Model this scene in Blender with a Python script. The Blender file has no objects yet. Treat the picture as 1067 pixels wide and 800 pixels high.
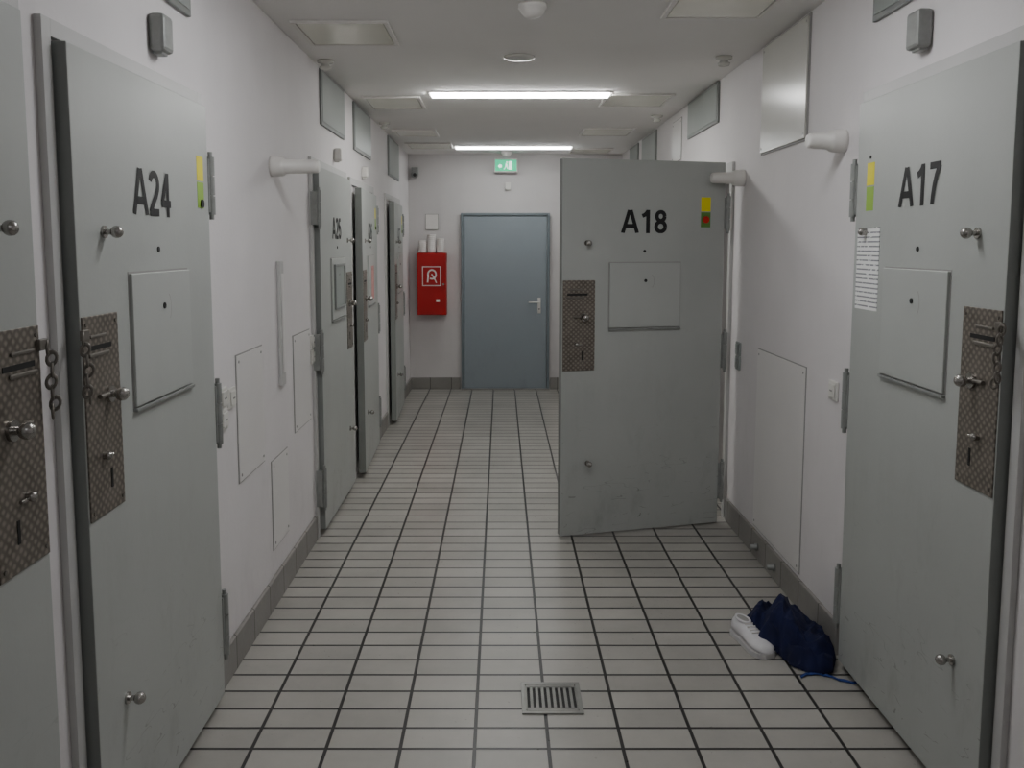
import bpy, bmesh, math, random
from mathutils import Vector, Matrix, noise
random.seed(4)
COL = bpy.context.scene.collection

# ------------------------------------------------------------------ materials
def srgb(r, g, b):
    f = lambda c: (c/255/12.92) if c/255 <= .04045 else ((c/255+.055)/1.055)**2.4
    return (f(r), f(g), f(b), 1)

class NT:
    def __init__(s, name):
        s.m = bpy.data.materials.new(name); s.m.use_nodes = True
        s.t = s.m.node_tree; s.n = s.t.nodes; s.b = s.n["Principled BSDF"]
    def new(s, k, **kw):
        n = s.n.new(k)
        for a, v in kw.items(): setattr(n, a, v)
        return n
    def l(s, a, b): s.t.links.new(a, b)

def paint(name, col, rough=.5, metal=0., var=.06, scale=6., bump=0.0, bscale=120., stain=0., detail=4, lo=.55, hi=.70, low_keep=.15, scuff=0.):
    N = NT(name); b = N.b
    tc = N.new("ShaderNodeTexCoord")
    no = N.new("ShaderNodeTexNoise"); no.inputs["Scale"].default_value = scale; no.inputs["Detail"].default_value = detail
    N.l(tc.outputs["Object"], no.inputs["Vector"])
    rp = N.new("ShaderNodeValToRGB")
    rp.color_ramp.elements[0].position = .3; rp.color_ramp.elements[1].position = .7
    c0 = tuple(max(0, c*(1-var)) for c in col[:3])+(1,); c1 = tuple(min(1, c*(1+var)) for c in col[:3])+(1,)
    rp.color_ramp.elements[0].color = c0; rp.color_ramp.elements[1].color = c1
    N.l(no.outputs["Fac"], rp.inputs["Fac"])
    out = rp.outputs["Color"]
    if stain > 0:
        n2 = N.new("ShaderNodeTexNoise"); n2.inputs["Scale"].default_value = 7; n2.inputs["Detail"].default_value = 10; n2.inputs["Roughness"].default_value = .72
        mp = N.new("ShaderNodeMapping"); mp.inputs["Scale"].default_value = (1, 1, .45)
        N.l(tc.outputs["Object"], mp.inputs["Vector"]); N.l(mp.outputs[0], n2.inputs["Vector"])
        r2 = N.new("ShaderNodeValToRGB"); r2.color_ramp.elements[0].position = lo; r2.color_ramp.elements[1].position = hi
        r2.color_ramp.elements[0].color = (0, 0, 0, 1); r2.color_ramp.elements[1].color = (stain, stain, stain, 1)
        N.l(n2.outputs["Fac"], r2.inputs["Fac"])
        sp = N.new("ShaderNodeSeparateXYZ"); N.l(tc.outputs["Object"], sp.inputs[0])
        mr = N.new("ShaderNodeMapRange"); mr.inputs["From Min"].default_value = 0; mr.inputs["From Max"].default_value = 1.1
        mr.inputs["To Min"].default_value = 1; mr.inputs["To Max"].default_value = low_keep
        N.l(sp.outputs["Z"], mr.inputs["Value"])
        mu = N.new("ShaderNodeMath", operation='MULTIPLY'); N.l(r2.outputs["Color"], mu.inputs[0]); N.l(mr.outputs[0], mu.inputs[1])
        fac = mu.outputs[0]
        if scuff > 0:
            m3 = N.new("ShaderNodeMapping"); m3.inputs["Rotation"].default_value = (.3, .7, .3); m3.inputs["Scale"].default_value = (1.2, 1.2, 4.5)
            N.l(tc.outputs["Object"], m3.inputs["Vector"])
            n4 = N.new("ShaderNodeTexNoise"); n4.inputs["Scale"].default_value = 4.2; n4.inputs["Detail"].default_value = 1.5; N.l(m3.outputs[0], n4.inputs["Vector"])
            sb = N.new("ShaderNodeMath", operation='SUBTRACT'); N.l(n4.outputs["Fac"], sb.inputs[0]); sb.inputs[1].default_value = .5
            ab = N.new("ShaderNodeMath", operation='ABSOLUTE'); N.l(sb.outputs[0], ab.inputs[0])
            lt = N.new("ShaderNodeMath", operation='LESS_THAN'); N.l(ab.outputs[0], lt.inputs[0]); lt.inputs[1].default_value = .006
            n5 = N.new("ShaderNodeTexNoise"); n5.inputs["Scale"].default_value = 9; N.l(tc.outputs["Object"], n5.inputs["Vector"])
            g5 = N.new("ShaderNodeMath", operation='GREATER_THAN'); N.l(n5.outputs["Fac"], g5.inputs[0]); g5.inputs[1].default_value = .56
            m5 = N.new("ShaderNodeMath", operation='MULTIPLY'); N.l(lt.outputs[0], m5.inputs[0]); N.l(g5.outputs[0], m5.inputs[1])
            mr2 = N.new("ShaderNodeMapRange"); mr2.inputs["From Max"].default_value = .75; mr2.inputs["To Min"].default_value = scuff; mr2.inputs["To Max"].default_value = 0
            N.l(sp.outputs["Z"], mr2.inputs["Value"])
            m6 = N.new("ShaderNodeMath", operation='MULTIPLY'); N.l(m5.outputs[0], m6.inputs[0]); N.l(mr2.outputs[0], m6.inputs[1])
            mxx = N.new("ShaderNodeMath", operation='MAXIMUM'); N.l(fac, mxx.inputs[0]); N.l(m6.outputs[0], mxx.inputs[1]); fac = mxx.outputs[0]
        mx = N.new("ShaderNodeMixRGB"); mx.inputs["Color2"].default_value = (col[0]*.42, col[1]*.40, col[2]*.37, 1)
        N.l(fac, mx.inputs["Fac"]); N.l(out, mx.inputs["Color1"]); out = mx.outputs["Color"]
    N.l(out, b.inputs["Base Color"])
    b.inputs["Roughness"].default_value = rough; b.inputs["Metallic"].default_value = metal
    if bump > 0:
        n3 = N.new("ShaderNodeTexNoise"); n3.inputs["Scale"].default_value = bscale; n3.inputs["Detail"].default_value = 3
        N.l(tc.outputs["Object"], n3.inputs["Vector"])
        bp = N.new("ShaderNodeBump"); bp.inputs["Strength"].default_value = bump; bp.inputs["Distance"].default_value = .003
        N.l(n3.outputs["Fac"], bp.inputs["Height"]); N.l(bp.outputs[0], b.inputs["Normal"])
    return N.m

def tiles(name, c1, c2, grout, bw, rh, mort, off, rough=.4, side=False):
    N = NT(name); b = N.b
    tc = N.new("ShaderNodeTexCoord")
    vec = tc.outputs["Object"]
    if side:
        sp = N.new("ShaderNodeSeparateXYZ"); N.l(vec, sp.inputs[0])
        ad = N.new("ShaderNodeMath", operation='ADD'); N.l(sp.outputs[0], ad.inputs[0]); N.l(sp.outputs[1], ad.inputs[1])
        cb = N.new("ShaderNodeCombineXYZ"); N.l(ad.outputs[0], cb.inputs[0]); N.l(sp.outputs[2], cb.inputs[1])
        vec = cb.outputs[0]
    mp = N.new("ShaderNodeMapping"); mp.inputs["Location"].default_value = (off[0], off[1], 0)
    N.l(vec, mp.inputs["Vector"])
    br = N.new("ShaderNodeTexBrick"); br.offset = 0; br.squash = 1
    br.inputs["Color1"].default_value = c1; br.inputs["Color2"].default_value = c2; br.inputs["Mortar"].default_value = grout
    br.inputs["Scale"].default_value = 1; br.inputs["Mortar Size"].default_value = mort; br.inputs["Mortar Smooth"].default_value = .2
    br.inputs["Brick Width"].default_value = bw; br.inputs["Row Height"].default_value = rh; br.inputs["Bias"].default_value = 0
    N.l(mp.outputs[0], br.inputs["Vector"])
    no = N.new("ShaderNodeTexNoise"); no.inputs["Scale"].default_value = 2.2; no.inputs["Detail"].default_value = 8; no.inputs["Roughness"].default_value = .65
    N.l(tc.outputs["Object"], no.inputs["Vector"])
    mr = N.new("ShaderNodeMapRange"); mr.inputs["From Min"].default_value = .3; mr.inputs["From Max"].default_value = .7
    mr.inputs["To Min"].default_value = .84; mr.inputs["To Max"].default_value = 1.08
    N.l(no.outputs["Fac"], mr.inputs["Value"])
    mx = N.new("ShaderNodeMixRGB", blend_type='MULTIPLY'); mx.inputs["Fac"].default_value = 1
    N.l(br.outputs["Color"], mx.inputs["Color1"]); N.l(mr.outputs[0], mx.inputs["Color2"])
    N.l(mx.outputs[0], b.inputs["Base Color"])
    n2 = N.new("ShaderNodeTexNoise"); n2.inputs["Scale"].default_value = 60; N.l(tc.outputs["Object"], n2.inputs["Vector"])
    r = N.new("ShaderNodeMapRange"); r.inputs["To Min"].default_value = rough-.08; r.inputs["To Max"].default_value = rough+.12
    N.l(n2.outputs["Fac"], r.inputs["Value"]); N.l(r.outputs[0], b.inputs["Roughness"])
    inv = N.new("ShaderNodeMath", operation='SUBTRACT'); inv.inputs[0].default_value = 1; N.l(br.outputs["Fac"], inv.inputs[1])
    bp = N.new("ShaderNodeBump"); bp.inputs["Strength"].default_value = .6; bp.inputs["Distance"].default_value = .003
    N.l(inv.outputs[0], bp.inputs["Height"]); N.l(bp.outputs[0], b.inputs["Normal"])
    return N.m

def engraved(name):
    N = NT(name); b = N.b
    tc = N.new("ShaderNodeTexCoord"); res = []
    for a in (48, -48):
        mp = N.new("ShaderNodeMapping"); mp.inputs["Rotation"].default_value = (0, math.radians(a), 0)
        N.l(tc.outputs["Object"], mp.inputs["Vector"])
        w = N.new("ShaderNodeTexWave", wave_type='BANDS', bands_direction='X', wave_profile='SIN')
        w.inputs["Scale"].default_value = 17; w.inputs["Distortion"].default_value = .6; w.inputs["Detail Scale"].default_value = 6
        N.l(mp.outputs[0], w.inputs["Vector"]); res.append(w.outputs["Fac"])
    mu = N.new("ShaderNodeMath", operation='MULTIPLY'); N.l(res[0], mu.inputs[0]); N.l(res[1], mu.inputs[1])
    no = N.new("ShaderNodeTexNoise"); no.inputs["Scale"].default_value = 14; no.inputs["Detail"].default_value = 8; no.inputs["Roughness"].default_value = .7
    N.l(tc.outputs["Object"], no.inputs["Vector"])
    ad = N.new("ShaderNodeMath", operation='MULTIPLY_ADD'); N.l(no.outputs["Fac"], ad.inputs[0]); ad.inputs[1].default_value = 1.2; N.l(mu.outputs[0], ad.inputs[2])
    rp = N.new("ShaderNodeValToRGB"); rp.color_ramp.elements[0].position = .35; rp.color_ramp.elements[1].position = 1.3
    rp.color_ramp.elements[0].color = srgb(100, 93, 85); rp.color_ramp.elements[1].color = srgb(150, 142, 132)
    dv = N.new("ShaderNodeMath", operation='MULTIPLY'); dv.inputs[1].default_value = .75; N.l(ad.outputs[0], dv.inputs[0])
    N.l(dv.outputs[0], rp.inputs["Fac"]); N.l(rp.outputs[0], b.inputs["Base Color"])
    b.inputs["Metallic"].default_value = .4; b.inputs["Roughness"].default_value = .4
    return N.m

def paper_mat(name):
    N = NT(name); b = N.b
    tc = N.new("ShaderNodeTexCoord"); sp = N.new("ShaderNodeSeparateXYZ"); N.l(tc.outputs["Object"], sp.inputs[0])
    m1 = N.new("ShaderNodeMath", operation='MULTIPLY'); m1.inputs[1].default_value = 1/.0165; N.l(sp.outputs[2], m1.inputs[0])
    fr = N.new("ShaderNodeMath", operation='FRACT'); N.l(m1.outputs[0], fr.inputs[0])
    gt = N.new("ShaderNodeMath", operation='GREATER_THAN'); gt.inputs[1].default_value = .70; N.l(fr.outputs[0], gt.inputs[0])
    no = N.new("ShaderNodeTexNoise"); no.inputs["Scale"].default_value = 70; N.l(tc.outputs["Object"], no.inputs["Vector"])
    g2 = N.new("ShaderNodeMath", operation='GREATER_THAN'); g2.inputs[1].default_value = .40; N.l(no.outputs["Fac"], g2.inputs[0])
    mu = N.new("ShaderNodeMath", operation='MULTIPLY'); N.l(gt.outputs[0], mu.inputs[0]); N.l(g2.outputs[0], mu.inputs[1])
    mx = N.new("ShaderNodeMixRGB"); mx.inputs["Color1"].default_value = srgb(244, 244, 242); mx.inputs["Color2"].default_value = srgb(135, 135, 140)
    N.l(mu.outputs[0], mx.inputs["Fac"]); N.l(mx.outputs[0], b.inputs["Base Color"]); b.inputs["Roughness"].default_value = .6
    return N.m

def emis(name, col, st):
    N = NT(name); N.b.inputs["Base Color"].default_value = col
    N.b.inputs["Emission Color"].default_value = col; N.b.inputs["Emission Strength"].default_value = st
    tc = N.new("ShaderNodeTexCoord"); no = N.new("ShaderNodeTexNoise"); no.inputs["Scale"].default_value = 3
    N.l(tc.outputs["Object"], no.inputs["Vector"])
    r = N.new("ShaderNodeMapRange"); r.inputs["To Min"].default_value = .35; r.inputs["To Max"].default_value = .45
    N.l(no.outputs["Fac"], r.inputs["Value"]); N.l(r.outputs[0], N.b.inputs["Roughness"])
    return N.m

M = {}
M["wall"]   = paint("wall_plaster", srgb(227, 223, 223), .72, var=.03, scale=2.5, bump=.35, bscale=45, stain=.18, lo=.5, hi=.75)
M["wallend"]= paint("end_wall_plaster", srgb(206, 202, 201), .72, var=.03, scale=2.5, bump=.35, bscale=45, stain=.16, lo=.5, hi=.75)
M["ceil"]   = paint("ceiling_paint", srgb(237, 235, 232), .8, var=.02, scale=2)
M["hatch"]  = paint("access_cover_paint", srgb(229, 226, 224), .35, var=.02, scale=3)
M["hatchg"] = paint("gloss_cover_paint", srgb(214, 213, 206), .22, var=.02, scale=3)
M["cpanel"] = paint("ceiling_cover_paint", srgb(226, 225, 210), .22, var=.03, scale=4)
M["line"]   = paint("shadow_gap_grey", srgb(156, 154, 151), .6, var=.05, scale=8)
M["vent"]   = paint("service_panel_grey", srgb(152, 158, 154), .35, var=.04, scale=4)
M["door"]   = paint("door_greygreen_enamel", srgb(176, 179, 175), .40, var=.04, scale=2.2, bump=.12, bscale=60, stain=.34, lo=.52, hi=.72, scuff=.8)
M["door2"]  = paint("door_hatch_enamel", srgb(179, 182, 178), .36, var=.03, scale=4)
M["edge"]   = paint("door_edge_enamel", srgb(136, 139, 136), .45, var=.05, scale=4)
M["frame"]  = paint("door_frame_enamel", srgb(198, 197, 195), .45, var=.03, scale=4)
M["endd"]   = paint("end_door_bluegrey", srgb(144, 153, 159), .45, var=.025, scale=1.5, stain=.2)
M["endf"]   = paint("end_frame_grey", srgb(118, 127, 132), .45, var=.02)
M["steel"]  = paint("polished_steel", srgb(176, 173, 169), .24, metal=1, var=.06, scale=20)
M["hinge"]  = paint("hinge_zinc", srgb(150, 152, 149), .40, metal=.3, var=.10, scale=25)
M["bolt"]   = paint("bolt_worn_steel", srgb(120, 115, 108), .4, metal=.5, var=.12, scale=25)
M["dark"]   = paint("dark_slot", srgb(22, 22, 22), .6, var=.2)
M["black"]  = paint("black_lettering", srgb(14, 14, 16), .5, var=.1)
M["yellow"] = paint("yellow_label", srgb(240, 226, 20), .45, var=.04)
M["green"]  = paint("green_label", srgb(150, 190, 70), .45, var=.06)
M["dgreen"] = paint("dark_green_label", srgb(96, 140, 60), .45, var=.06)
M["redb"]   = paint("red_button", srgb(200, 30, 20), .35, var=.06)
M["red"]    = paint("red_enamel", srgb(172, 10, 14), .35, var=.05, scale=3)
M["white"]  = paint("white_plastic", srgb(228, 225, 220), .35, var=.02)
M["whitec"] = paint("white_card", srgb(226, 222, 218), .6, var=.03, scale=30)
M["notice"] = paint("notice_red_print", srgb(205, 150, 145), .6, var=.15, scale=40)
M["shoe"]   = paint("white_shoe_leather", srgb(222, 220, 222), .5, var=.04, scale=20)
M["sole"]   = paint("shoe_sole_rubber", srgb(200, 198, 198), .6, var=.05, scale=20)
M["switch"] = paint("switch_plastic", srgb(224, 222, 216), .3, var=.02)
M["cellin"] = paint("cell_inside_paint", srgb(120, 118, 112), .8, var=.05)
M["ribbon"] = paint("blue_ribbon", srgb(36, 62, 130), .7, var=.1, scale=40)
M["cloth"]  = paint("navy_cloth", srgb(14, 22, 62), .9, var=.3, scale=14, bump=.6, bscale=400)
M["floor"]  = tiles("floor_tiles", srgb(180, 177, 170), srgb(166, 163, 156), srgb(44, 43, 42), .245, .1235, .0066, (.087, .02), .30)
M["base"]   = tiles("skirting_tiles", srgb(150, 147, 142), srgb(142, 139, 134), srgb(84, 81, 77), .245, .30, .004, (0, .1), .45, side=True)
M["plate"]  = engraved("engraved_steel_plate")
M["paper"]  = paper_mat("printed_notice")
M["lamp"]   = emis("lamp_diffuser", (1, 1, .98, 1), 46)
M["lampn"]  = emis("lamp_diffuser_dim", (.97, .98, 1, 1), 38)
M["lampb"]  = emis("lamp_diffuser_far", (.97, 1, 1, 1), 20)  # far strip, strength set below the middle one
M["lampr"]  = emis("lamp_diffuser_rear", (.95, .97, 1, 1), 10)  # strip behind the camera, turned down so the near end falls off darker
M["exitg"]  = emis("exit_green", (.0, .50, .24, 1), .9)
M["exitw"]  = emis("exit_white", (.8, 1, .9, 1), 1.4)
M["slate"]  = paint("drain_steel", srgb(140, 140, 136), .35, metal=.6, var=.1, scale=20)

# ------------------------------------------------------------------ geometry helpers
def empty(name, loc=(0, 0, 0), rz=0):
    e = bpy.data.objects.new(name, None); e.empty_display_size = .1
    e.location = loc; e.rotation_euler = (0, 0, rz); COL.objects.link(e); return e

def obj(name, bm, mats, parent=None, smooth=False):
    me = bpy.data.meshes.new(name)
    bmesh.ops.recalc_face_normals(bm, faces=bm.faces[:])
    bm.to_mesh(me); bm.free()
    for m in (mats if isinstance(mats, (list, tuple)) else [mats]): me.materials.append(M[m] if isinstance(m, str) else m)
    if smooth:
        for p in me.polygons: p.use_smooth = True
    o = bpy.data.objects.new(name, me); COL.objects.link(o)
    if parent: o.parent = parent
    return o

def addbox(bm, x0, x1, y0, y1, z0, z1, bev=0., mi=0, seg=2):
    v = [bm.verts.new(p) for p in ((x0,y0,z0),(x1,y0,z0),(x1,y1,z0),(x0,y1,z0),(x0,y0,z1),(x1,y0,z1),(x1,y1,z1),(x0,y1,z1))]
    fs = [bm.faces.new([v[i] for i in q]) for q in ((0,3,2,1),(4,5,6,7),(0,1,5,4),(1,2,6,5),(2,3,7,6),(3,0,4,7))]
    for f in fs: f.material_index = mi
    if bev > 0:
        es = list({e for f in fs for e in f.edges})
        r = bmesh.ops.bevel(bm, geom=es, offset=bev, segments=seg, affect='EDGES', profile=.5)
        for f in r["faces"]: f.material_index = mi

def box(name, b, mat, parent=None, bev=0.):
    bm = bmesh.new(); addbox(bm, *b, bev=bev); return obj(name, bm, mat, parent)

AX = {'x': Matrix.Rotation(math.pi/2, 4, 'Y'), 'y': Matrix.Rotation(math.pi/2, 4, 'X'), 'z': Matrix.Identity(4)}
def addcyl(bm, c, r, L, ax='z', r2=None, seg=24, mi=0, bev=0.):
    mat = Matrix.Translation(c) @ AX[ax]
    r_ = bmesh.ops.create_cone(bm, cap_ends=True, segments=seg, radius1=r, radius2=r if r2 is None else r2, depth=L, matrix=mat)
    fs = {f for v in r_["verts"] for f in v.link_faces}
    for f in fs: f.material_index = mi
def addsph(bm, c, r, sc=(1, 1, 1), mi=0, u=20, v=12):
    r_ = bmesh.ops.create_uvsphere(bm, u_segments=u, v_segments=v, radius=r, matrix=Matrix.Translation(c) @ Matrix.Diagonal((*sc, 1)))
    for f in {f for v in r_["verts"] for f in v.link_faces}: f.material_index = mi; f.smooth = True

def addlathe(bm, prof, origin, ax='x', seg=28, mi=0):
    """prof: list of (dist along axis, radius)"""
    rings = []
    for d, r in prof:
        ring = []
        for i in range(seg):
            a = 2*math.pi*i/seg; p = (r*math.cos(a), r*math.sin(a))
            if ax == 'x': q = (d, p[0], p[1])
            elif ax == '-x': q = (-d, p[0], p[1])
            elif ax == '-y': q = (p[0], -d, p[1])
            elif ax == '-z': q = (p[0], p[1], -d)
            else: q = (p[0], p[1], d)
            ring.append(bm.verts.new(Vector(q)+Vector(origin)))
        rings.append(ring)
    for a, b in zip(rings, rings[1:]):
        for i in range(seg):
            f = bm.faces.new((a[i], a[(i+1) % seg], b[(i+1) % seg], b[i])); f.material_index = mi; f.smooth = True
    for rg in (rings[0], rings[-1]):
        f = bm.faces.new(rg); f.material_index = mi

# hand-drawn grotesque bold glyphs, unit cap height, strokes as polygons
def stroke_poly(pts, w):
    out_l, out_r = [], []
    n = len(pts)
    for i, p in enumerate(pts):
        p = Vector(p)
        if i == 0: t = (Vector(pts[1])-p).normalized()
        elif i == n-1: t = (p-Vector(pts[-2])).normalized()
        else:
            a = (p-Vector(pts[i-1])).normalized(); b = (Vector(pts[i+1])-p).normalized(); t = (a+b).normalized()
        nn = Vector((-t.y, t.x)); k = 1
        if 0 < i < n-1:
            k = 1/max(.5, nn.dot(Vector((-a.y, a.x))))
        out_l.append(p+nn*w/2*k); out_r.append(p-nn*w/2*k)
    return out_l, out_r
def arc(cx, cy, rx, ry, a0, a1, n=18):
    return [(cx+rx*math.cos(math.radians(a0+(a1-a0)*i/n)), cy+ry*math.sin(math.radians(a0+(a1-a0)*i/n))) for i in range(n+1)]
w_ = .17
G = {
 'A': ([[(.06, 0), (.355, 1.0)], [(.405, 1.0), (.70, 0)], [(.19, .31), (.57, .31)]], .76),
 '1': ([[(.36, 0), (.36, 1.0)], [(.10, .74), (.22, .79), (.31, .88), (.35, .96)]], .58),
 '2': ([arc(.29, .70, .21, .225, 165, -30)+[(.40, .47), (.22, .28), (.11, .15), (.085, .085)], [(.03, .08), (.53, .08)]], .58),
 '4': ([[(.40, 0), (.40, 1.0)], [(.38, .97), (.08, .33)], [(.03, .30), (.56, .30)]], .62),
 '5': ([[(.50, .92), (.15, .92)], [(.16, .96), (.11, .50)], [(.10, .50)]+arc(.28, .335, .215, .255, 145, -160)], .58),
 '6': ([arc(.29, .32, .20, .24, 0, 360, 28), arc(.36, .45, .27, .47, 60, 185)], .58),
 '7': ([[(.04, .92), (.53, .92)], [(.49, .92), (.36, .70), (.27, .45), (.22, .2), (.20, 0)]], .58),
 '8': ([arc(.29, .73, .175, .19, 0, 360, 28), arc(.29, .285, .205, .21, 0, 360, 28)], .58),
}
def lettering(name, text, x0, z0, h, y, parent, width=None):
    gap = .06
    tot = sum(G[c][1]+gap for c in text)
    sx = (width/tot) if width else h*.95
    bm = bmesh.new(); x = x0
    for c in text:
        strokes, adv = G[c]
        for si, s in enumerate(strokes):
            L, R_ = stroke_poly(s, w_)
            yy = y-.0004*si
            vl = [bm.verts.new((x+p.x*sx, yy, z0+min(max(p.y, 0), 1)*h)) for p in L]
            vr = [bm.verts.new((x+p.x*sx, yy, z0+min(max(p.y, 0), 1)*h)) for p in R_]
            for i in range(len(vl)-1):
                try: bm.faces.new((vl[i], vl[i+1], vr[i+1], vr[i]))
                except Exception: pass
        x += (adv+gap)*sx
    return obj(name, bm, "black", parent)

def torus(bm, c, R, r, rot, seg=14, rs=6, stretch=1.5):
    rings = []
    for i in range(seg):
        a = 2*math.pi*i/seg; ring = []
        for j in range(rs):
            b = 2*math.pi*j/rs
            p = Vector(((R+r*math.cos(b))*math.cos(a), r*math.sin(b), (R+r*math.cos(b))*math.sin(a)*stretch))
            ring.append(bm.verts.new(rot @ p + Vector(c)))
        rings.append(ring)
    for i in range(seg):
        A, B = rings[i], rings[(i+1) % seg]
        for j in range(rs):
            f = bm.faces.new((A[j], A[(j+1) % rs], B[(j+1) % rs], B[j])); f.smooth = True

# ------------------------------------------------------------------ cell door
def cell_door(name, loc, rz, label, lock='L', W=.96, H=2.13, frame=True, paper=False, style='yg', text_z=1.735, chain=True, z0=.035, plate=True, dz=0., window=False):
    E = empty(name, loc, rz); T = .048
    m = (lambda a, b: (a, b)) if lock == 'L' else (lambda a, b: (W-b, W-a))
    def B(nm, u0, u1, y0, y1, z0_, z1_, mat, bev=0.):
        a, b = m(u0, u1); return box(nm, (a, b, y0, y1, z0_, z1_), mat, E, bev)
    mu = lambda u: u if lock == 'L' else W-u
    bm = bmesh.new(); addbox(bm, 0, W, 0, T, z0, H, bev=.003); bm.normal_update()
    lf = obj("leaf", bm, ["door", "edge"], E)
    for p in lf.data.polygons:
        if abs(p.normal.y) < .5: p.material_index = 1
    B("hatch_shadow", .275, .715, -.0015, 0, 1.205, 1.580, "line")
    B("hatch_flap", .28, .71, -.010, 0, 1.212, 1.575, "door2", .002)
    B("hatch_hinge", .275, .715, -.014, 0, 1.198, 1.208, "hinge", .002)
    if window:
        for q in ((.33, .345, 1.27, 1.54), (.645, .66, 1.27, 1.54), (.345, .645, 1.27, 1.285), (.345, .645, 1.525, 1.54)):
            B("window_rim", q[0], q[1], -.022, -.010, q[2], q[3], "edge", .002)
        B("window_pane", .345, .645, -.013, -.0102, 1.285, 1.525, "vent")
    bm = bmesh.new(); c = mu(.495)
    addcyl(bm, (c, -.011, 1.475), .009, .004, 'y', mi=0); obj("peep_hole", bm, "dark", E)
    bm = bmesh.new()
    L, R_ = stroke_poly(arc(c+.03, 1.47, .022, .04, -60, 70, 12), .003)
    vl = [bm.verts.new((p.x, -.0105, p.y)) for p in L]; vr = [bm.verts.new((p.x, -.0105, p.y)) for p in R_]
    for i in range(len(vl)-1): bm.faces.new((vl[i], vl[i+1], vr[i+1], vr[i]))
    obj("hatch_scuff", bm, "line", E)
    bm = bmesh.new(); addcyl(bm, (mu(.49), -.001, 1.64), .008, .004, 'y'); obj("spy_hole", bm, "dark", E)
    for i, (u, z) in enumerate(((.145, 1.685), (.16, .445))):
        bm = bmesh.new(); uu = mu(u)
        addcyl(bm, (uu, -.003, z), .016, .006, 'y'); addcyl(bm, (uu, -.018, z), .007, .030, 'y'); addsph(bm, (uu, -.034, z), .016)
        obj("door_peg_%d" % i, bm, "steel", E)
    if plate:
        a, b = m(.005, .195)
        bm = bmesh.new(); addbox(bm, a, b, -.004, 0, .975, 1.48, bev=.0015); obj("lock_plate", bm, "plate", E)
        B("bolt_slot", .03, .15, -.0055, -.004, 1.395, 1.407, "dark")
        B("bolt_bar", .025, .13, -.010, -.004, 1.378, 1.389, "bolt", .003)
        B("bolt_rail", .035, .12, -.009, -.004, 1.425, 1.433, "bolt", .002)
        bm = bmesh.new(); u = mu(.13)
        addcyl(bm, (u, -.008, 1.275), .022, .008, 'y'); addcyl(bm, (u, -.022, 1.275), .009, .024, 'y'); addsph(bm, (u, -.036, 1.275), .018)
        obj("bolt_knob", bm, "steel", E)
        bm = bmesh.new(); addcyl(bm, (mu(.088), -.010, 1.278), .006, .045, 'x'); obj("knob_bar", bm, "bolt", E)
        bm = bmesh.new(); addcyl(bm, (mu(.085), -.008, 1.125), .010, .010, 'y'); addsph(bm, (mu(.085), -.015, 1.125), .011)
        addcyl(bm, (mu(.105), -.010, 1.122), .004, .03, 'x'); obj("latch", bm, "steel", E)
        B("key_slot", .118, .128, -.0055, -.004, 1.035, 1.085, "dark")
        bm = bmesh.new()
        for zz in (.995, 1.46):
            for uu in (.02, .18): addcyl(bm, (mu(uu), -.005, zz), .005, .003, 'y', seg=10)
        obj("plate_screws", bm, "bolt", E)
    if chain and plate:
        bm = bmesh.new()
        pts = [(-.012, -.012, 1.43), (-.016, -.018, 1.405), (-.012, -.02, 1.38), (-.006, -.02, 1.355), (-.012, -.018, 1.33), (-.018, -.02, 1.305), (-.006, -.02, 1.29)]
        for i, p in enumerate(pts):
            torus(bm, (mu(p[0]), p[1], p[2]), .0095, .0034, Matrix.Rotation((i % 2)*math.pi/2+.4, 3, 'Z') @ Matrix.Rotation(.25*(-1)**i, 3, 'Y'))
        addbox(bm, min(mu(-.012), mu(.02)), max(mu(-.012), mu(.02)), -.014, -.004, 1.425, 1.45, bev=.002)
        obj("lock_chain", bm, "bolt", E)
    for i, (za, zb) in enumerate(((1.755, 1.955), (.95, 1.17), (.17, .40))):
        bm = bmesh.new(); u = mu(W+.022); zm = (za+zb)/2
        for k in range(3):
            l = (zb-za)/3; addcyl(bm, (u, -.002, za+l*(k+.5)), .0135, l-.004, 'z', seg=16)
        addcyl(bm, (u, -.002, zm), .008, zb-za+.03, 'z', seg=12)
        p, q = sorted((mu(W-.002), mu(W+.022))); addbox(bm, p, q, -.003, .012, za+.01, zb-.01, bev=.001)
        p, q = sorted((mu(W+.024), mu(W+.05)))
        if frame: addbox(bm, p, q, .004, .040, za+.01, zb-.01, bev=.001)
        obj("hinge_%d" % i, bm, "hinge", E)
    if style:
        B("label_yellow", .835, .895, -.0012, 0, 1.865, 1.945, "yellow")
        B("label_lower", .835, .895, -.0012, 0, 1.775, 1.860, {"yg": "green", "yr": "dgreen"}[style])
        if style == 'yr':
            bm = bmesh.new(); addcyl(bm, (mu(.865), -.004, 1.818), .020, .008, 'y'); obj("call_button", bm, "redb", E)
        else:
            bm = bmesh.new(); addcyl(bm, (mu(.872), -.003, 1.79), .014, .006, 'y') if lock == 'L' else addcyl(bm, (mu(.872), -.001, 1.965), .006, .003, 'y')
            obj("magnet", bm, "black", E)
    if label: lettering("number_lettering", label, W*.5-.145, text_z-dz, .13, -.0012, E, .285)
    if paper:
        box("notice_sheet", (.03, .215, -.002, 0, 1.42, 1.715), "paper", E)
        bm = bmesh.new(); addcyl(bm, (.105, -.008, 1.70), .012, .014, 'y'); addsph(bm, (.105, -.018, 1.70), .014); obj("notice_magnet", bm, "steel", E)
    for c in E.children:
        if c.name.split('.')[0] != "leaf": c.location.z = dz
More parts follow.
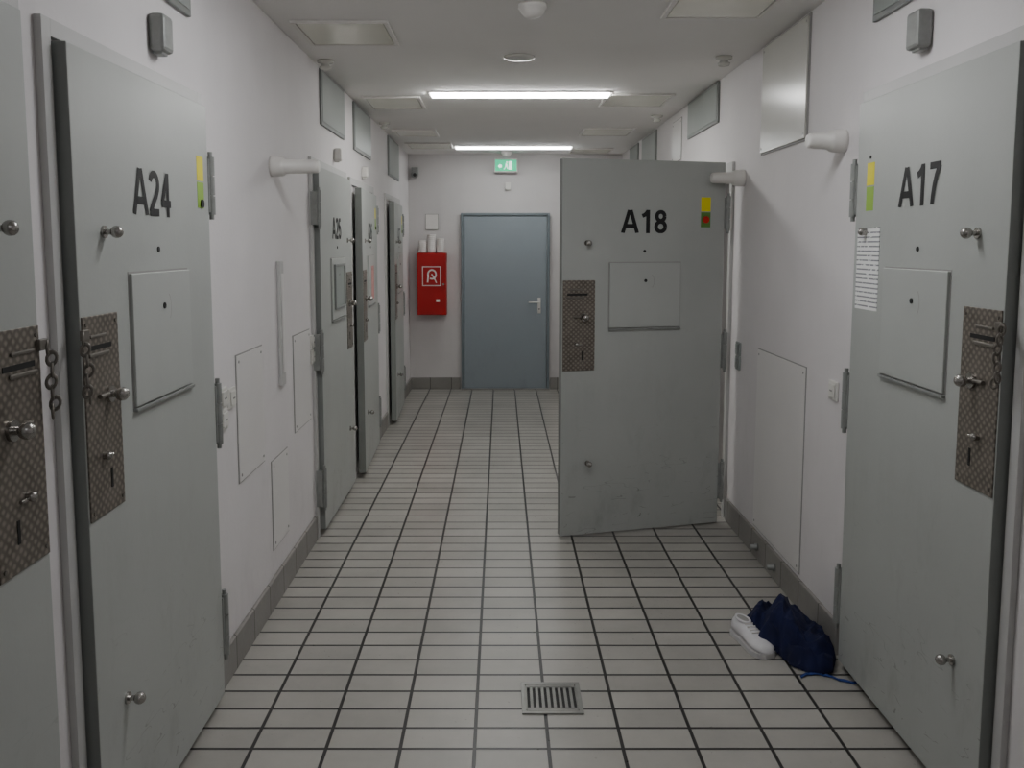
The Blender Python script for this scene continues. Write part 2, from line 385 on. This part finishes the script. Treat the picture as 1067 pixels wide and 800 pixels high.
    if frame:
        bm = bmesh.new(); g = .008; fw = .040
        addbox(bm, -g-fw, -g, .030, T, 0, H+g+fw, bev=.001); addbox(bm, W+g, W+g+fw, .030, T, 0, H+g+fw, bev=.001)
        addbox(bm, -g, W+g, .030, T, H+g, H+g+fw, bev=.001); obj("door_frame", bm, "frame", E)
    return E

# ------------------------------------------------------------------ room shell
XL, XR, YE, YB, HC = -1.05, 1.37, 9.90, -2.2, 2.68
box("floor", (-3.2, 3.2, YB-.2, YE+.2, -.12, 0), "floor")
box("ceiling", (-1.5, 1.8, YB-.2, YE+.2, HC, HC+.15), "ceil")
def side_wall(name, xa, xb, openings):
    bm = bmesh.new(); y = YB
    for (a, b, z) in openings:
        addbox(bm, xa, xb, y, a, 0, HC); addbox(bm, xa, xb, a, b, z, HC); y = b
    addbox(bm, xa, xb, y, YE, 0, HC)
    return obj(name, bm, "wall")
side_wall("wall_left", XL-.3, XL, [])
side_wall("wall_right", XR, XR+.3, [(5.17, 6.02, 2.08)])
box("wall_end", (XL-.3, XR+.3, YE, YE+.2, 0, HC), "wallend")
box("wall_back", (XL-.3, XR+.3, YB-.2, YB, 0, HC), "wall")
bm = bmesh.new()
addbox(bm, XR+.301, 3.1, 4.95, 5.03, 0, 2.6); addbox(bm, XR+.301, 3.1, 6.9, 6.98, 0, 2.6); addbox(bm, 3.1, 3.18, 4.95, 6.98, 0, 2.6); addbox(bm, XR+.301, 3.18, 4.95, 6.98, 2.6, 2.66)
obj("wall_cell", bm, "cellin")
def skirting(name, segs):
    bm = bmesh.new()
    for s in segs: addbox(bm, *s, 0, .135, bev=.004)
    obj(name, bm, "base")
t = .018
skirting("baseboard_left", [(XL, XL+t, a, b) for a, b in ((YB, .80), (1.915, 1.975), (3.06, 4.74), (5.87, 5.97), (7.10, 7.80), (8.94, YE))])
skirting("baseboard_right", [(XR-t, XR, a, b) for a, b in ((YB, 2.16), (3.35, 5.08), (6.06, YE))])
skirting("baseboard_end", [(XL+t, -.47, YE-t, YE), (.57, XR-t, YE-t, YE)])

# ------------------------------------------------------------------ doors
R90 = math.pi/2
XLd, XRd = -1.0015, 1.3215
cell_door("door_1", (XLd, .90, 0), R90, "A26", lock='R', H=2.14)
cell_door("door_2", (XLd, 2.045, 0), R90, "A24", lock='L', W=.945, H=2.12)
cell_door("door_3", (XLd, 4.81, 0), R90, "A25", lock='R', W=.99, H=2.085, chain=False, text_z=1.69, style=None, window=True)
def ajar(name, hy, W, ang, label, H=2.06):
    a = math.radians(90+ang); ox = XLd - W*math.cos(a); oy = hy - W*math.sin(a)
    return cell_door(name, (ox, oy, 0), a, label, lock='L', W=W, H=H, frame=False, chain=False, text_z=1.69)
D4 = ajar("door_4", 7.02, .98, 2.2, "A26", 2.05)
box("red_print_notice", (.44, .60, -.0125, -.0105, 1.25, 1.50), "notice", D4)
ajar("door_5", 8.86, .98, 2.2, "A27", 2.05)
cell_door("door_6", (XRd, 3.245, 0), -R90, "A17", lock='R', W=.985, H=2.17, paper=True, text_z=1.775)
cell_door("door_7", (.335, 4.755, 0), math.radians(15), "A18", lock='L', W=.985, H=2.125, frame=False, style='yr', chain=False, dz=-.02, text_z=1.72, z0=.012)
bm = bmesh.new()
for a, b in ((6.02, 7.05), (7.86, 8.89)):
    addbox(bm, XL, XL+.018, a-.04, a+.02, 0, 2.12, bev=.001); addbox(bm, XL, XL+.018, b-.02, b+.04, 0, 2.12, bev=.001); addbox(bm, XL, XL+.018, a+.02, b-.02, 2.07, 2.12, bev=.001)
obj("trim_1", bm, "frame")
bm = bmesh.new()
addbox(bm, XR-.018, XR, 5.12, 5.17, 0, 2.14, bev=.001); addbox(bm, XR-.018, XR, 6.02, 6.06, 0, 2.14, bev=.001); addbox(bm, XR-.018, XR, 5.17, 6.02, 2.08, 2.14, bev=.001)
obj("trim_2", bm, "frame")

# end door
E = empty("door_8", (.05, YE, 0))
bm = bmesh.new()
addbox(bm, -.505, -.475, -.05, -.001, 0, 2.02, bev=.004); addbox(bm, .475, .505, -.05, -.001, 0, 2.02, bev=.004); addbox(bm, -.475, .475, -.05, -.001, 1.99, 2.02, bev=.004)
obj("frame", bm, "endf", E)
box("leaf", (-.470, .470, -.035, -.001, .01, 1.986), "endd", E, .002)
bm = bmesh.new(); addbox(bm, .37, .405, -.043, -.035, .88, 1.06, bev=.003); addcyl(bm, (.388, -.06, 1.01), .009, .05, 'y'); addcyl(bm, (.33, -.085, 1.01), .009, .13, 'x'); obj("lever_handle", bm, "white", E)
bm = bmesh.new(); addcyl(bm, (.388, -.045, .93), .008, .006, 'y'); obj("key_hole", bm, "dark", E)
box("threshold", (-.505, .505, -.10, -.0505, 0, .012), "base", E, .002)

# ------------------------------------------------------------------ lamps
def strip(name, x0, x1, y, mat):
    E = empty(name, (0, y, HC))
    box("diffuser", (x0, x1, -.055, .055, -.026, -.001), mat, E, .003)
    bm = bmesh.new()
    addbox(bm, x0-.02, x1+.02, -.075, -.057, -.010, -.001, bev=.002); addbox(bm, x0-.02, x1+.02, .057, .075, -.010, -.001, bev=.002)
    addbox(bm, x0-.02, x0-.002, -.057, .057, -.010, -.001, bev=.002); addbox(bm, x1+.002, x1+.02, -.057, .057, -.010, -.001, bev=.002)
    obj("housing", bm, "white", E)
for y, mt in ((5.98, "lamp"), (9.15, "lampb"), (2.80, "lampn"), (-.35, "lampr")):
    strip("ceiling_lamp", -.47, .73, y, mt)

# ------------------------------------------------------------------ ceiling items
def ceil_cover(x0, x1, y0, y1):
    E = empty("ceiling_access_cover", ((x0+x1)/2, (y0+y1)/2, HC)); a = (x1-x0)/2; b = (y1-y0)/2
    bm = bmesh.new()
    for q in ((-a, a, -b, -b+.02), (-a, a, b-.02, b), (-a, -a+.02, -b+.02, b-.02), (a-.02, a, -b+.02, b-.02)): addbox(bm, *q, -.014, -.001, bev=.002)
    obj("rim", bm, "white", E); box("cover", (-a+.024, a-.024, -b+.024, b-.024, -.011, -.001), "cpanel", E, .002)
for q in ((-.97, -.52, 4.08, 4.55), (.72, 1.17, 3.66, 4.02), (-.97, -.56, 6.10, 6.62), (.72, 1.19, 6.00, 6.50), (-.97, -.58, 7.8, 8.25), (.72, 1.19, 7.7, 8.2), (-.97, -.5, 8.8, 9.3), (.74, 1.2, 9.3, 9.7)):
    ceil_cover(*q)
def detector(name, x, y, prof, mats=("white",)):
    bm = bmesh.new(); addlathe(bm, prof, (x, y, HC-.001), '-z'); obj(name, bm, list(mats))
big = [(0, .06), (.018, .062), (.022, .055), (.035, .05), (.05, .036), (.056, .02), (.058, .001)]
detector("smoke_detector", .135, 3.82, big); detector("smoke_detector", .06, 9.6, big)
detector("ceiling_speaker", .10, 4.85, [(0, .085), (.006, .085), (.012, .075), (.014, .04), (.015, .001)], ("hatchg",))
small = [(0, .045), (.012, .045), (.016, .022), (.03, .022), (.034, .034), (.048, .030), (.056, .001)]
for x, y in ((-.98, 4.95), (-.98, 7.4), (1.22, 4.85), (1.24, 7.0)): detector("smoke_detector", x, y, small, ("hatchg",))

# ------------------------------------------------------------------ wall items: side -1 left, +1 right
def wb(bm, side, y0, y1, z0, z1, d0, d1, bev=0., mi=0):
    xw = XL if side < 0 else XR
    if side < 0: addbox(bm, xw+d0, xw+d1, y0, y1, z0, z1, bev=bev, mi=mi)
    else: addbox(bm, xw-d1, xw-d0, y0, y1, z0, z1, bev=bev, mi=mi)
def cover(name, side, y0, y1, z0, z1, mats=("line", "hatch"), rim=.005, d=.006):
    bm = bmesh.new(); e = .0005
    wb(bm, side, y0, y1, z0, z1, e, d*.5, mi=0)
    wb(bm, side, y0+rim, y1-rim, z0+rim, z1-rim, d*.5, d, bev=.001, mi=1)
    for yy in (y0+.03, y1-.03):
        for zz in (z0+.03, z1-.03):
            xw = XL+d if side < 0 else XR-d
            addcyl(bm, (xw, yy, zz), .006, .003, 'x', mi=0, seg=10)
    return obj(name, bm, list(mats))
cover("wall_access_cover", -1, 3.38, 3.76, .70, 1.22)
cover("wall_access_cover", -1, 4.32, 4.70, .70, 1.20)
cover("wall_access_cover", -1, 3.86, 4.16, .25, .67)
cover("wall_access_cover", 1, 3.83, 4.56, .15, 1.11)
cover("wall_access_cover", 1, 3.92, 4.60, 2.12, 2.672, ("line", "hatchg"), rim=.010, d=.014)
def service(side, y0, y1, z0, z1):
    bm = bmesh.new()
    wb(bm, side, y0, y1, z0, z1, .0005, .014, bev=.002, mi=0); wb(bm, side, y0+.02, y1-.02, z0+.02, z1-.02, .0145, .018, bev=.002, mi=1)
    obj("service_panel", bm, ["edge", "vent"])
service(-1, 5.10, 5.84, 2.35, 2.67); service(-1, 6.22, 7.0, 2.33, 2.665); service(-1, 8.1, 8.9, 2.30, 2.665)
service(-1, 2.25, 2.98, 2.41, 2.67); service(1, 5.52, 6.40, 2.42, 2.675); service(1, 2.45, 3.25, 2.46, 2.675)
service(1, 7.70, 8.45, 2.38, 2.665); service(1, 8.7, 9.25, 2.38, 2.665)
cover("wall_access_cover", 1, 6.65, 7.0, 2.30, 2.62)
def sensor(side, y, z, w=.09, h=.12, d=.055, m="vent"):
    bm = bmesh.new(); wb(bm, side, y-w/2, y+w/2, z-h/2, z+h/2, .0005, d, bev=.012, mi=0); wb(bm, side, y-w*.3, y+w*.3, z-h/2-.008, z-h/2+.002, .005, d*.7, bev=.003, mi=0)
    obj("wall_sensor", bm, [m])
sensor(-1, 2.68, 2.285, .08, .11, .05, "hinge"); sensor(1, 2.86, 2.34, .09, .12, .05, "hinge")
sensor(-1, 5.52, 2.22, .05, .08, .05, "white"); sensor(-1, 6.6, 2.2, .05, .08, .05, "white")
bm = bmesh.new(); addbox(bm, .05, .11, YE-.04, YE-.001, 2.28, 2.36, bev=.006); obj("wall_sensor", bm, "white")
bm = bmesh.new(); wb(bm, -1, 4.04, 4.11, .99, 1.58, .0005, .018, bev=.004); wb(bm, -1, 4.055, 4.095, 1.05, 1.52, .0185, .022, bev=.002, mi=1); obj("cable_duct", bm, ["frame", "hatch"])
def switch(side, y, z, n=1, m="switch"):
    bm = bmesh.new(); s = .042
    for k in range(n):
        zc = z-(k-(n-1)/2)*.082
        wb(bm, side, y-s, y+s, zc-.04, zc+.04, .0005, .012, bev=.004, mi=0); wb(bm, side, y-s*.68, y+s*.68, zc-.028, zc+.028, .0125, .018, bev=.003, mi=0)
        wb(bm, side, y-.012, y+.012, zc-.003, zc+.003, .0182, .0195, mi=1)
    obj("light_switch", bm, [m, "line"])
switch(-1, 3.30, 1.065); switch(-1, 3.20, 1.04, 2); switch(-1, 4.75, 1.08, 2); switch(1, 3.50, 1.06); switch(1, 4.93, 1.02, 2, "vent")
def call_lamp(side, y, z, L=.2):
    bm = bmesh.new(); ax = 'x' if side < 0 else '-x'; xw = XL+.0005 if side < 0 else XR-.0005
    addlathe(bm, [(0, .046), (.012, .047), (.05, .044), (.062, .040), (.066, .033), (L-.03, .031), (L-.008, .029), (L, .024)], (xw, y, z), ax)
    obj("call_lamp", bm, ["white"])
call_lamp(-1, 4.0, 2.01, .22); call_lamp(1, 3.50, 2.065, .15); call_lamp(1, 4.93, 2.03, .185)
for y in (4.42, 4.13):
    bm = bmesh.new(); addlathe(bm, [(0, .02), (.01, .02), (.014, .013), (.035, .014), (.04, .008)], (XR-t-.0005, y, .07), '-x'); obj("door_stop", bm, ["hinge"])

# ------------------------------------------------------------------ end wall items
E = empty("fire_hose_cabinet", (-.78, YE, 0))
box("body", (-.165, .165, -.17, -.001, .87, 1.57), "red", E, .006)
box("cabinet_door", (-.158, .158, -.182, -.171, .877, 1.563), "red", E, .004)
box("pictogram_field", (-.105, .105, -.1835, -.182, 1.20, 1.42), "whitec", E)
box("pictogram_red", (-.095, .095, -.1845, -.1835, 1.21, 1.41), "red", E)
def flat(name, pts, w, y, mat, par):
    bm = bmesh.new(); L, R_ = stroke_poly(pts, w)
    vl = [bm.verts.new((p.x, y, p.y)) for p in L]; vr = [bm.verts.new((p.x, y, p.y)) for p in R_]
    for i in range(len(vl)-1): bm.faces.new((vl[i], vl[i+1], vr[i+1], vr[i]))
    obj(name, bm, mat, par)
flat("pictogram_hose", arc(.005, 1.33, .045, .05, -120, 200, 26)+[(-.045, 1.24)], .018, -.1852, "whitec", E)
flat("pictogram_nozzle", [(.0, 1.335), (.03, 1.29), (.055, 1.235)], .014, -.1856, "whitec", E)
box("small_plate", (.05, .09, -.1835, -.182, 1.02, 1.05), "whitec", E)
bm = bmesh.new(); addcyl(bm, (.135, -.19, 1.22), .012, .02, 'y'); obj("cabinet_lock", bm, "steel", E)
E = empty("paper_cup_stack", (-.78, YE-.09, 1.5705))
for i, (x, r, h_) in enumerate(((-.105, .047, .15), (-.005, .050, .20), (.098, .048, .17))):
    bm = bmesh.new(); pr = [(0, r*.8)]
    k = int(h_/.022)
    for j in range(k): pr += [(.004+j*.022, r*.86), (.018+j*.022, r*.98), (.022+j*.022, r)]
    pr += [(.006+k*.022, r*.95), (.008+k*.022, r*.3)]
    addlathe(bm, pr, (x, 0, 0), 'z', 20); obj("stack_%d" % i, bm, ["whitec"], E)
E = empty("security_camera", (-.97, YE, 2.45))
bm = bmesh.new(); addbox(bm, -.04, .04, -.05, -.001, .02, .08, bev=.01); addsph(bm, (0, -.06, 0), .045); obj("camera_body", bm, ["hinge"], E)
bm = bmesh.new(); addcyl(bm, (.005, -.1, -.01), .02, .03, 'y'); obj("camera_lens", bm, "dark", E)
bm = bmesh.new(); addbox(bm, -.86, -.71, YE-.012, YE-.001, 1.83, 2.01, bev=.002, mi=0); addbox(bm, -.853, -.717, YE-.014, YE-.0122, 1.837, 2.003, mi=1); obj("wall_notice", bm, ["line", "whitec"])
E = empty("exit_sign", (.055, YE-.02, 2.545))
box("case", (-.13, .13, -.07, .015, -.075, .075), "white", E, .006)
box("green_face", (-.12, .12, -.074, -.0705, -.062, .062), "exitg", E, .001)
bm = bmesh.new()
def addflat(pts, y):
    bm.faces.new([bm.verts.new((a, y, b)) for a, b in pts])
addflat([(.03, -.045), (.07, -.045), (.07, .045), (.03, .045)], -.0745)
addflat([(-.09, -.008), (-.065, .018), (-.065, .006), (-.045, .006), (-.045, -.022), (-.065, -.022), (-.065, -.034)], -.0745)
addflat([(-.005, -.015), (.018, -.01), (.012, .022), (-.004, .02)], -.0747)
addflat([(-.002, -.013), (.004, -.013), (-.018, -.045), (-.026, -.042)], -.0748)
addflat([(.010, -.012), (.018, -.010), (.024, -.040), (.016, -.042)], -.0748)
bmesh.ops.create_circle(bm, cap_ends=True, segments=14, radius=.009, matrix=Matrix.Translation((.012, -.0748, .036)) @ Matrix.Rotation(R90, 4, 'X'))
obj("pictogram", bm, "exitw", E)

# ------------------------------------------------------------------ floor drain
E = empty("floor_drain", (.185, 3.015, 0))
bm = bmesh.new(); a = .110; r = .016
for q in ((-a, a, -a, -a+r), (-a, a, a-r, a), (-a, -a+r, -a+r, a-r), (a-r, a, -a+r, a-r)): addbox(bm, *q, .0005, .006, bev=.001)
obj("drain_frame", bm, "slate", E)
box("drain_well", (-a+r, a-r, -a+r, a-r, .0003, .001), "dark", E)
bm = bmesh.new()
n = 9; wd = 2*(a-r)
for i in range(n+1):
    x = -a+r+wd*i/n; addbox(bm, max(-a+r, x-.0052), min(a-r, x+.0052), -a+r+.012, a-r-.012, .001, .005, bev=.0008)
addbox(bm, -a+r+.003, a-r-.003, -a+r+.003, -a+r+.024, .001, .005); addbox(bm, -a+r+.003, a-r-.003, a-r-.024, a-r-.003, .001, .005)
obj("grate_bars", bm, "slate", E)

# ------------------------------------------------------------------ cloth heap
E = empty("crumpled_trousers", (1.19, 3.425, 0))
nx, ny = 160, 200; sx, sy = .180, .265
bm = bmesh.new(); gv = {}
def heap(u, v):
    ang = math.atan2(v, u); r = math.hypot(u, v)
    sq = 1/max(abs(math.cos(ang))**3+abs(math.sin(ang))**3, 1e-6)**(1/3)
    rim = .86*sq+.10*noise.noise(Vector((math.cos(ang)*1.6, math.sin(ang)*1.6, 3.1)))+.07*noise.noise(Vector((math.cos(ang)*4, math.sin(ang)*4, 7)))
    rim -= .46*math.exp(-((ang+2.35)/.48)**2)
    k = max(0, 1-(r/rim)**3.6)
    g = lambda a, b, s: math.exp(-((u-a)**2+(v-b)**2)/s)
    h = .052+.050*g(-.15, .45, .30)+.052*g(.40, .10, .35)+.03*g(-.4, .1, .2)+.028*g(.25, -.65, .15)
    q = noise.noise(Vector((u*1.3+5, v*1.3+1, 0)))
    f1 = 1-abs(noise.noise(Vector((u*1.1+q*1.4+v*.9, v*2.0-u*1.6+q, .5))))*3.0
    f2 = 1-abs(noise.noise(Vector((u*2.4+v*1.4+q*2.0, v*3.4-u*2.2+q, 4.5))))*3.0
    f3 = 1-abs(noise.noise(Vector((u*5-v*2+q*3, v*6+u*3, 9.5))))*2.5
    return k**.32*(h+.034*f1+.022*f2+.006*f3), k
for i in range(nx+1):
    for j in range(ny+1):
        u = -1+2*i/nx; v = -1+2*j/ny
        hh, k = heap(u, v)
        if k <= 0: continue
        gv[i, j] = bm.verts.new((u*sx + .012*noise.noise(Vector((u*3, v*3, 9))), v*sy, max(.003, hh)))
for i in range(nx):
    for j in range(ny):
        q = [(i, j), (i+1, j), (i+1, j+1), (i, j+1)]
        if all(p in gv for p in q): bm.faces.new([gv[p] for p in q])
be = [e for e in bm.edges if e.is_boundary]
r_ = bmesh.ops.extrude_edge_only(bm, edges=be)
for v in [g for g in r_["geom"] if isinstance(g, bmesh.types.BMVert)]: v.co.z = .001
loose = [v for v in bm.verts if not v.link_faces]
bmesh.ops.delete(bm, geom=loose, context='VERTS')
for _ in range(2): bmesh.ops.smooth_vert(bm, verts=bm.verts[:], factor=.5, use_axis_x=True, use_axis_y=True, use_axis_z=True)
obj("cloth", bm, "cloth", E, smooth=True)
bm = bmesh.new(); pth = []
for i in range(40):
    s_ = i/39; pth.append(Vector((-.04+.20*s_, -.26+.03*math.sin(s_*5)-.015*s_, 0)))
vs = []
for i, p in enumerate(pth):
    zz = .0045+.004*abs(math.sin(i*.35))
    vs.append((bm.verts.new((p.x, p.y-.006, zz)), bm.verts.new((p.x, p.y+.006, zz+.002)), bm.verts.new((p.x, p.y+.006, zz-.001)), bm.verts.new((p.x, p.y-.006, zz-.003))))
for a, b in zip(vs, vs[1:]):
    for k in range(4): bm.faces.new((a[k], a[(k+1) % 4], b[(k+1) % 4], b[k]))
obj("drawstring", bm, "ribbon", E)

# ------------------------------------------------------------------ white sneaker
def shoe(name, loc, rz):
    E = empty(name, loc, rz)
    st = [(-.138, .014, .030), (-.130, .030, .044), (-.115, .042, .054), (-.09, .049, .060), (-.06, .051, .066), (-.02, .047, .078), (.02, .041, .088), (.06, .037, .092), (.10, .036, .094), (.125, .030, .090), (.138, .014, .07)]
    bm = bmesh.new(); rings = []
    for y, hw, hh in st:
        ring = []
        for j in range(28):
            a = 2*math.pi*j/28; ca, sa = math.cos(a), math.sin(a)
            x = hw*math.copysign(abs(ca)**.7, ca); z = .018+(hh-.018)*(.5+.5*math.copysign(abs(sa)**.75, sa))
            x *= (1-.28*max(0, sa))
            ring.append(bm.verts.new((x, y, z)))
        rings.append(ring)
    for a, b in zip(rings, rings[1:]):
        for j in range(28): bm.faces.new((a[j], a[(j+1) % 28], b[(j+1) % 28], b[j]))
    bm.faces.new(rings[0]); bm.faces.new(rings[-1]); obj("upper", bm, "shoe", E, smooth=True)
    bm = bmesh.new(); ol = [(hw*1.06+.002, y*1.02) for y, hw, _ in st]
    loop = ol+[(-a, b) for a, b in reversed(ol)]
    lo = [bm.verts.new((a, b, .0005)) for a, b in loop]; hi = [bm.verts.new((a, b, .022)) for a, b in loop]
    bm.faces.new(lo); bm.faces.new(hi)
    for i in range(len(loop)): j = (i+1) % len(loop); bm.faces.new((lo[i], lo[j], hi[j], hi[i]))
    obj("sole", bm, "sole", E)
    bm = bmesh.new(); rings = []
    for j in range(28):
        a = 2*math.pi*j/28
        ring = []
        for k in range(8):
            b = 2*math.pi*k/8; rr = 1+.26*math.cos(b)
            ring.append(bm.verts.new((.024*math.cos(a)*rr, .075+.045*math.sin(a)*(1+.14*math.cos(b)), .093+.006*math.sin(b))))
        rings.append(ring)
    for i in range(28):
        A, B = rings[i], rings[(i+1) % 28]
        for k in range(8): bm.faces.new((A[k], A[(k+1) % 8], B[(k+1) % 8], B[k]))
    obj("collar", bm, "shoe", E, smooth=True)
    bm = bmesh.new(); bm.faces.new([bm.verts.new((.022*math.cos(2*math.pi*j/24), .075+.042*math.sin(2*math.pi*j/24), .0955)) for j in range(24)]); obj("lining", bm, "line", E)
    bm = bmesh.new()
    for k in range(4):
        addcyl(bm, (0, -.035+k*.02, .0755+k*.005), .0035, .04, 'x', seg=8)
    obj("laces", bm, "whitec", E)
    return E
S = shoe("white_sneaker", (1.04, 3.44, 0), math.radians(16)); S.scale = (.92, .92, .92)

# ------------------------------------------------------------------ world + camera
w = bpy.data.worlds.new("world"); bpy.context.scene.world = w; w.use_nodes = True
w.node_tree.nodes["Background"].inputs[0].default_value = (.05, .05, .05, 1)
cm = bpy.data.cameras.new("camera"); cam = bpy.data.objects.new("camera", cm); COL.objects.link(cam)
cm.sensor_width = 36; cm.lens = 36*900/1067; cm.shift_x = .0108; cm.shift_y = -.0506
cam.location = (0, 0, 1.65); cam.rotation_euler = (R90-math.atan(.1), 0, 0)
bpy.context.scene.camera = cam
